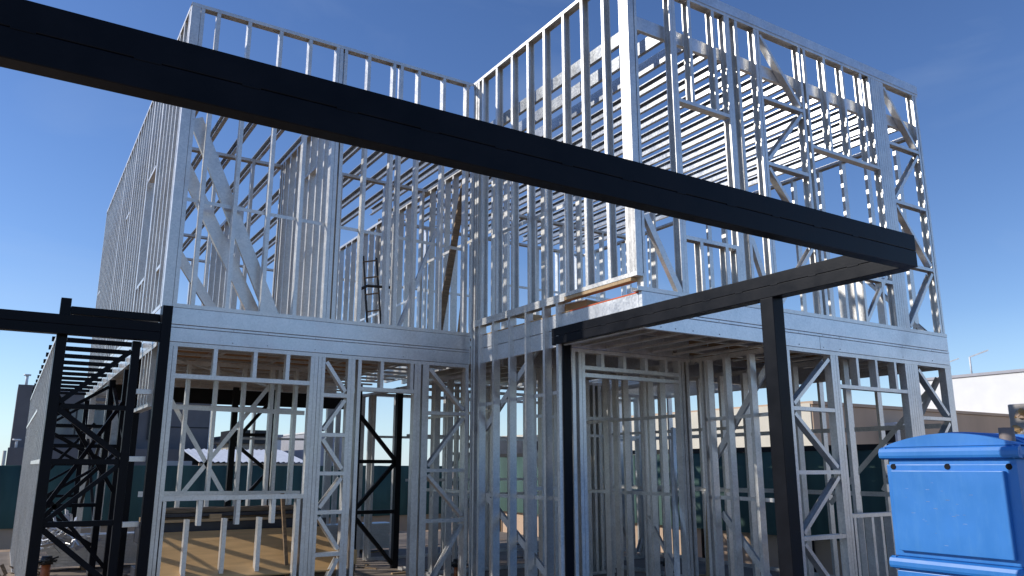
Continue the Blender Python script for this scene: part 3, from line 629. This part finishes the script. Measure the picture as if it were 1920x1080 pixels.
tag(link('floor_debris', b, ['zinc', 'timber', 'oldtimber']), 'small offcuts and scraps scattered over the floor slab', 'debris', kind='stuff')
def pipe(x, y, h, r, lab):
    t = thing('drain_pipe', lab, 'pipe', (x, y, 0)); b = NB(); rod(b, (0, 0, 0), (0, 0, h), r, 18); link('pipe', b, 'pvc', t)
    b = NB(); rod(b, (0, 0, h - .01), (0, 0, h + .09), r * 1.5, 12, r1=r * 1.1)
    for k in range(10):
        a = k * .63; bar(b, (0, 0, h + .03), (math.cos(a) * r * 2.4, math.sin(a) * r * 2.4, h + .05 + random.uniform(-.05, .04)), .03, .02, (0, 0, 1))
    link('wrapped_cap', b, 'cable', t)
pipe(-4.16, 3.55, .30, .055, 'orange drain pipe stub with a dark wrapped top on the left floor')
pipe(.66, 1.45, .18, .06, 'orange drain pipe stub wrapped in black behind the lower zigzag panel')
pipe(2.9, -.3, .22, .055, 'red brown drain pipe stub on the floor inside the right wing')
# cardboard boxes at the floor edge
for (x, y, a, sx, sy, sz, lab) in ((.30, -1.93, .15, .12, .17, .125, 'brown cardboard box with a pale top at the upper floor edge'), (.22, -1.76, -.3, .06, .06, .10, 'small yellowish cardboard box beside the larger box on the floor edge')):
    t = thing('cardboard_box', lab, 'box', (x, y, 3.085), a); b = NB(); box(b, -sx, sx, -sy, sy, 0, sz, .004); link('carton', b, 'card', t)
    b = NB(); box(b, -sx - .003, sx + .003, -sy - .003, sy + .003, sz, sz + .012, .003); link('lid', b, 'sack' if sx > .1 else 'timber', t)
# props and planks on the upper floor
def prop(name, p0, p1, w_, d_, m, lab, cat, n=(0, 1, 0), ch=False):
    b = NB()
    if ch: chan(b, p0, p1, n, (-1, 0, .3), w_, d_, .01)
    else: bar(b, p0, p1, w_, d_, n)
    tag(link(name, b, m), lab, cat)
prop('timber_plank', (.0, .95, 3.09), (.52, 1.1, 5.8), .09, .04, 'oldtimber', 'brown timber plank leaning inside the upper left wing near the inner corner', 'plank')
prop('steel_prop', (-.60, 1.0, 3.12), (.02, 1.05, 4.75), .045, .045, 'zincflat', 'thin shiny steel prop leaning on the upper floor with sun stripes', 'prop', ch=True)
prop('timber_plank', (-.05, .22, 3.09), (.03, .24, 3.75), .05, .03, 'timber', 'short pale timber offcut leaning beside the upper inner corner', 'plank')
prop('timber_plank', (.3, -.6, 3.30), (3.6, -.75, 3.32), .06, .04, 'timber', 'light timber rail lying low across the upper right room', 'plank')
prop('steel_prop', (2.55, -1.35, 0.02), (3.05, -1.0, 2.05), .05, .04, 'timber', 'pale timber prop leaning inside behind the entrance door opening', 'prop')
prop('steel_prop', (1.52, -1.9, .02), (1.90, -1.55, 1.95), .05, .04, 'zincflat', 'shiny steel prop leaning in the entrance door opening', 'prop')
b = NB(); bmesh.ops.create_icosphere(b, subdivisions=4, radius=1)
for v in b.verts:
    n = math.sin(v.co.x * 9 + 1) * math.sin(v.co.y * 11) * .08 + math.sin(v.co.x * 21 + v.co.z * 17) * .04
    v.co *= (1 + n); v.co = V((v.co.x * .24, v.co.y * .17, max(0, v.co.z * .1 + .04)))
o = link('cement_sack', b, 'sack', None, True); o.location = (-.27, .75, 3.085); tag(o, 'crumpled white sack lying on the upper floor edge', 'sack')
# ladder
t = thing('ladder', 'dark ladder leaning against studs on the upper floor', 'ladder', (-1.0, .9, 3.085))
for x in (0, .19):
    b = NB(); bar(b, (x, 0, 0), (x + .02, .35, 1.2), .022, .022, (0, 1, 0)); link('rail', b, 'cable', t)
for i in range(5):
    z = .15 + i * .24; b = NB(); bar(b, (0, z * .29, z), (.2, z * .29, z + .05), .018, .018, (0, 0, 1)); link('rung', b, 'oldtimber', t)
b = NB(); pts = [V((-1.12 + .30, .5, 3.72)), V((-1.2, .5, 3.70)), V((-1.30, .5, 3.64)), V((-1.33, .5, 3.5)), V((-1.32, .5, 3.3)), V((-1.27, .5, 3.17)), V((-1.15, .5, 3.11)), V((-1.0, .5, 3.10))]
tube(b, pts, .018); tag(link('hose', b, 'cable'), 'dark hose bent around a stud at the upper floor edge', 'hose')

# ------------------------------------------------------------------ boundary fences
def fence(name, p0, p1, z0, z1, nrm, lab, band=0):
    p0, p1 = V(p0), V(p1); L = (p1 - p0).length; a = (p1 - p0).normalized()
    t = thing(name, lab, 'fence', p0)
    b = NB(); n = int(L / .25)
    nv = V(nrm).normalized()
    cols = []
    for i in range(n + 1):
        w_ = math.sin(i * 1.7) * .012 + random.uniform(-.008, .008)
        cols.append([b.verts.new(a * L * i / n + nv * (w_ + s) + V((0, 0, z))) for s in (-.003, .003) for z in (z0, z1 + random.uniform(-.01, .01))])
    for A, B in zip(cols, cols[1:]):
        b.faces.new((A[0], B[0], B[1], A[1])); b.faces.new((A[2], A[3], B[3], B[2])); b.faces.new((A[1], B[1], B[3], A[3]))
    link('shade_cloth', b, 'mesh', t, True)
    for i in range(int(L / 2.5) + 1):
        b = NB(); q = a * min(L, i * 2.5) + nv * .05; rod(b, q + V((0, 0, -.3)), q + V((0, 0, z1)), .03, 10); link('post', b, 'fenceblack', t)
    if band:
        b = NB(); bar(b, V((0, 0, z1 + band / 2)), a * L + V((0, 0, z1 + band / 2)), band, .03, nv); link('top_band', b, 'fenceblack', t)
fence('site_fence', (-16, 13.0, 0), (6.6, 13.0, 0), .15, 1.53, (0, 1, 0), 'dark green shade cloth fence along the back boundary')
fence('site_fence', (6.75, 12.9, 0), (6.75, -1.9, 0), .34, 1.76, (1, 0, 0), 'green shade cloth fence with a black top band behind the right wing', .09)
b = NB(); box(b, -16, 6.6, 13.06, 13.3, -.3, .28); tag(link('low_wall', b, 'brown'), 'low brown plinth wall under the back green fence', 'wall')
b = NB(); box(b, 6.85, 7.1, -2.2, 12.9, -.3, .40); tag(link('low_wall', b, 'brown'), 'low brown plinth wall under the right green fence', 'wall')

# ------------------------------------------------------------------ neighbours
def win(parent, x0, x1, z0, z1, y, mull=(), tran=()):
    b = NB(); f = .05
    box(b, x0, x1, y - .05, y + .03, z0, z0 + f); box(b, x0, x1, y - .05, y + .03, z1 - f, z1); box(b, x0, x0 + f, y - .05, y + .03, z0 + f, z1 - f); box(b, x1 - f, x1, y - .05, y + .03, z0 + f, z1 - f)
    for m_ in mull: box(b, m_ - .02, m_ + .02, y - .045, y + .03, z0 + f, z1 - f)
    for m_ in tran: box(b, x0 + f, x1 - f, y - .043, y + .03, m_ - .02, m_ + .02)
    w_ = link('window', b, 'frame', parent)
    b = NB(); box(b, x0 + f, x1 - f, y - .02, y - .005, z0 + f, z1 - f); link('pane', b, 'glass', w_)
nb = thing('grey_house', 'tall grey rendered house with dark framed windows behind the left fence', 'house', (-2.2, 16, -.3))
def nbp(name, boxes, m, par=None, bev=.01):
    b = NB()
    for q in boxes: box(b, q[0] + 2.2, q[1] + 2.2, q[2] - 16, q[3] - 16, q[4] + .3, q[5] + .3, bev)
    return link(name, b, m, par or nb)
nbp('wall', [(-4.25, .20, 16, 22, -.3, 3.45)], 'greywall'); nbp('tower', [(-4.68, -4.255, 15.9, 19, -.3, 3.62)], 'greywall')
nbp('parapet_cap', [(-4.27, .24, 15.97, 22.02, 3.452, 3.50)], 'greylight'); nbp('annex', [(-4.72, .1, 15.2, 15.89, -.3, 1.98)], 'greywall'); nbp('corner_trim', [(.205, .25, 15.97, 16.1, -.3, 3.45)], 'white')
b = NB(); rod(b, (-2.3, .8, 3.9), (-2.3, .8, 4.25), .035, 10); rod(b, (-2.3, .8, 4.22), (-2.3, .8, 4.26), .09, 12); link('vent_pipe', b, 'whitemetal', nb)
b = NB(); rod(b, (-2.35, -.5, 2.28), (-2.35, -.5, 2.48), .03, 10); rod(b, (-2.35, -.5, 2.46), (-2.35, -.5, 2.5), .1, 12); link('vent_pipe', b, 'whitemetal', nb)
b = NB(); rod(b, (-2.58, -.85, 0), (-2.58, -.85, 2.2), .04, 8); link('downpipe', b, 'cream', nb)
nbp('stone_panel', [(-2.45, -1.95, 15.94, 15.99, 2.0, 3.1)], 'block'); nbp('wall_joint', [(-1.3, .2, 15.985, 15.998, 2.60, 2.63)], 'frame')
for args in ((-1.58 + .0, -.66, 2.56, 3.36, -.02, (-.0,), ()),): win(nb, .4 - 2.0, 1.35 - 2.0 + .35, 2.55, 3.38, -.02, (-1.05,), (2.85,))
win(nb, -1.95, -1.68, 2.55, 3.36, -.02, (), (2.85,)); win(nb, .75, 1.15, 2.55, 3.38, -.02, (), (2.95,))
nb.location = (-1.361, 24, -.887); nb.scale = (1.326, 1, 1.326)
sh = thing('roof_shed', 'open shed with a white corrugated roof sheet behind the site', 'shed', (.95, 14.4, -.3))
b = NB(); n = 60
for i in range(n):
    x0, x1 = -1.3 + 2.95 * i / n, -1.3 + 2.95 * (i + 1) / n; h0 = .02 * math.sin(i * math.pi / 1.5); h1 = .02 * math.sin((i + 1) * math.pi / 1.5)
    q = [b.verts.new(p) for p in ((x0, -.3, 1.93 + h0), (x1, -.3, 1.93 + h1), (x1, 2.4, 2.32 + h1), (x0, 2.4, 2.32 + h0))]; b.faces.new(q)
    q = [b.verts.new(p) for p in ((x0, -.3, 1.92 + h0), (x1, -.3, 1.92 + h1), (x1, 2.4, 2.31 + h1), (x0, 2.4, 2.31 + h0))]; b.faces.new(q[::-1])
link('roof_sheet', b, 'roofw', sh)
b = NB(); box(b, -1.3, 1.65, -.28, -.2, 1.80, 1.89); link('fascia', b, 'brown', sh)
b = NB(); box(b, -1.25, 1.6, 2.2, 2.35, 0, 2.2); box(b, -1.3, -1.2, -.2, 2.2, 0, 1.85); box(b, 1.5, 1.6, -.2, 2.2, 0, 1.85); link('wall', b, 'film', sh)
b = NB(); box(b, -.75 + .45, -.05 + .45, 0, .3, 0, 1.95, .01); o = link('concrete_pier', b, 'greylight'); o.location = (-.95, 14.0, -.3); tag(o, 'grey concrete pier left of the white shed roof', 'pier')
bt = thing('block_tower', 'small blockwork tower with a dark band above the white shed roof', 'building', (2.15, 18.6, -.3))
b = NB(); box(b, -.7, .75, 0, 2, 0, 2.55, .01); link('wall', b, 'block', bt); b = NB(); box(b, -.9, .8, -.1, 2.1, 2.555, 2.62); box(b, -.6, .8, .0, 2, 2.62, 3.0); link('roof', b, 'frame', bt)
wb = thing('white_house', 'white flat roofed house seen through the middle of the ground floor', 'house', (3.6, 22, -.3))
b = NB(); box(b, -1.1, .5, 0, 5, 0, 2.9, .02); link('wall', b, 'white', wb); b = NB(); box(b, -1.15, .55, -.05, 5.05, 2.905, 3.0, .01); link('roof', b, 'greylight', wb); b = NB(); box(b, -.7, -.2, -.012, .02, 1.9, 2.5); link('window', b, 'frame', wb)
gb = thing('pale_grey_house', 'plain pale grey box house with a dark window behind the site', 'house', (6.3, 22, -.3))
b = NB(); box(b, -1.3, .55, 0, 5, 0, 3.05, .02); link('wall', b, 'greylight', gb); b = NB(); box(b, -1.33, .58, -.03, 5.03, 3.055, 3.12, .01); link('parapet_cap', b, 'white', gb); b = NB(); box(b, -1.0, -.85, -.012, .02, 1.6, 2.6); link('window', b, 'frame', gb)
ch = thing('far_house', 'low dark house with a chimney beyond the right green fence', 'house', (14.5, 17, -.3))
b = NB(); box(b, -2.5, 2.5, 0, 4, 0, 2.9, .02); link('wall', b, 'film', ch); b = NB(); box(b, -1.1, -.6, .5, 1.0, 2.9, 4.2, .02); link('chimney', b, 'brown', ch); b = NB(); box(b, -2.6, 2.6, -.1, 4.1, 2.905, 3.0); link('roof', b, 'cream', ch)
# right: brown house with a cream end, air conditioner, white hall
br = thing('brown_house', 'long brown rendered house with a cream end wall beyond the right fence', 'house', (12.55, 4.5, -.3))
b = NB(); box(b, 0, 14, 0, 9, 0, 3.36, .02); link('wall', b, 'brown', br)
b = NB(); box(b, -.02, 14, -.04, 9.0, 3.365, 3.45, .005); link('parapet_cap', b, 'brown', br)
b = NB(); box(b, -.03, -.002, .05, 9, .5, 3.40); link('end_wall', b, 'cream', br)
ac = thing('air_conditioner', 'white air conditioner unit on the brown house wall', 'air conditioner', (15.9, 4.4, 2.05))
b = NB(); box(b, -.5, .5, -.35, .08, 0, .62, .015); link('casing', b, 'whitemetal', ac)
b = NB(); box(b, -.503, -.499, -.28, .02, .08, .54); box(b, -.36, .1, -.354, -.349, .08, .54); link('grille', b, 'frame', ac)
wh = thing('white_hall', 'huge plain white hall rising behind the brown house on the right', 'building', (26, 4, -.3))
b = NB(); box(b, 0, 40, -30, 5.6, 0, 5.15, .02); link('wall', b, 'white', wh); b = NB(); box(b, -.06, 40, -30, 5.66, 5.155, 5.26, .01); link('parapet_cap', b, 'greylight', wh)
def lamp(x, y, z, s, lab):
    t = thing('street_lamp', lab, 'lamp', (x, y, z), 0, 'lamps on the white hall roof'); b = NB(); rod(b, (0, 0, 0), (0, 0, .75 * s), .035 * s, 8); link('pole', b, 'whitemetal', t)
    b = NB(); bar(b, (0, 0, .75 * s), (.35 * s, -.55 * s, .98 * s), .05 * s, .05 * s, (0, 0, 1)); link('lamp_head', b, 'whitemetal', t)
lamp(26.4, 8.6, 4.9, .8, 'white roof lamp standing nearest the house corner'); lamp(26.4, 7.6, 4.9, 1.0, 'white bent arm lamp above the right part of the white hall')
# stone pillar
sp = thing('stone_pillar', 'pillar clad in rough orange and grey stones at the right edge', 'pillar', (9.0, -2.62, -.3))
b = NB(); box(b, -.5, .5, -.58, .48, 0, 2.76, .02); link('core', b, 'stone2', sp)
b = NB()
for i in range(150):
    y, z = random.uniform(-.50, .40), random.uniform(1.2, 2.64); r = random.uniform(.05, .10)
    m_ = Matrix.Translation((-.49 + random.uniform(-.02, .03), y, z)) @ Matrix.Rotation(random.uniform(0, 6), 4, 'X') @ Matrix.Diagonal((.06, r, r * random.uniform(.5, 1), 1))
    q = bmesh.ops.create_icosphere(b, subdivisions=1, radius=1, matrix=m_); mi = random.randint(0, 2)
    for v in q['verts']:
        v.co += V((random.uniform(-.01, .01), random.uniform(-.02, .02), random.uniform(-.02, .02)))
        for f in v.link_faces: f.material_index = mi
link('stone_cladding', b, ['stone', 'stone2', 'brown'], sp)
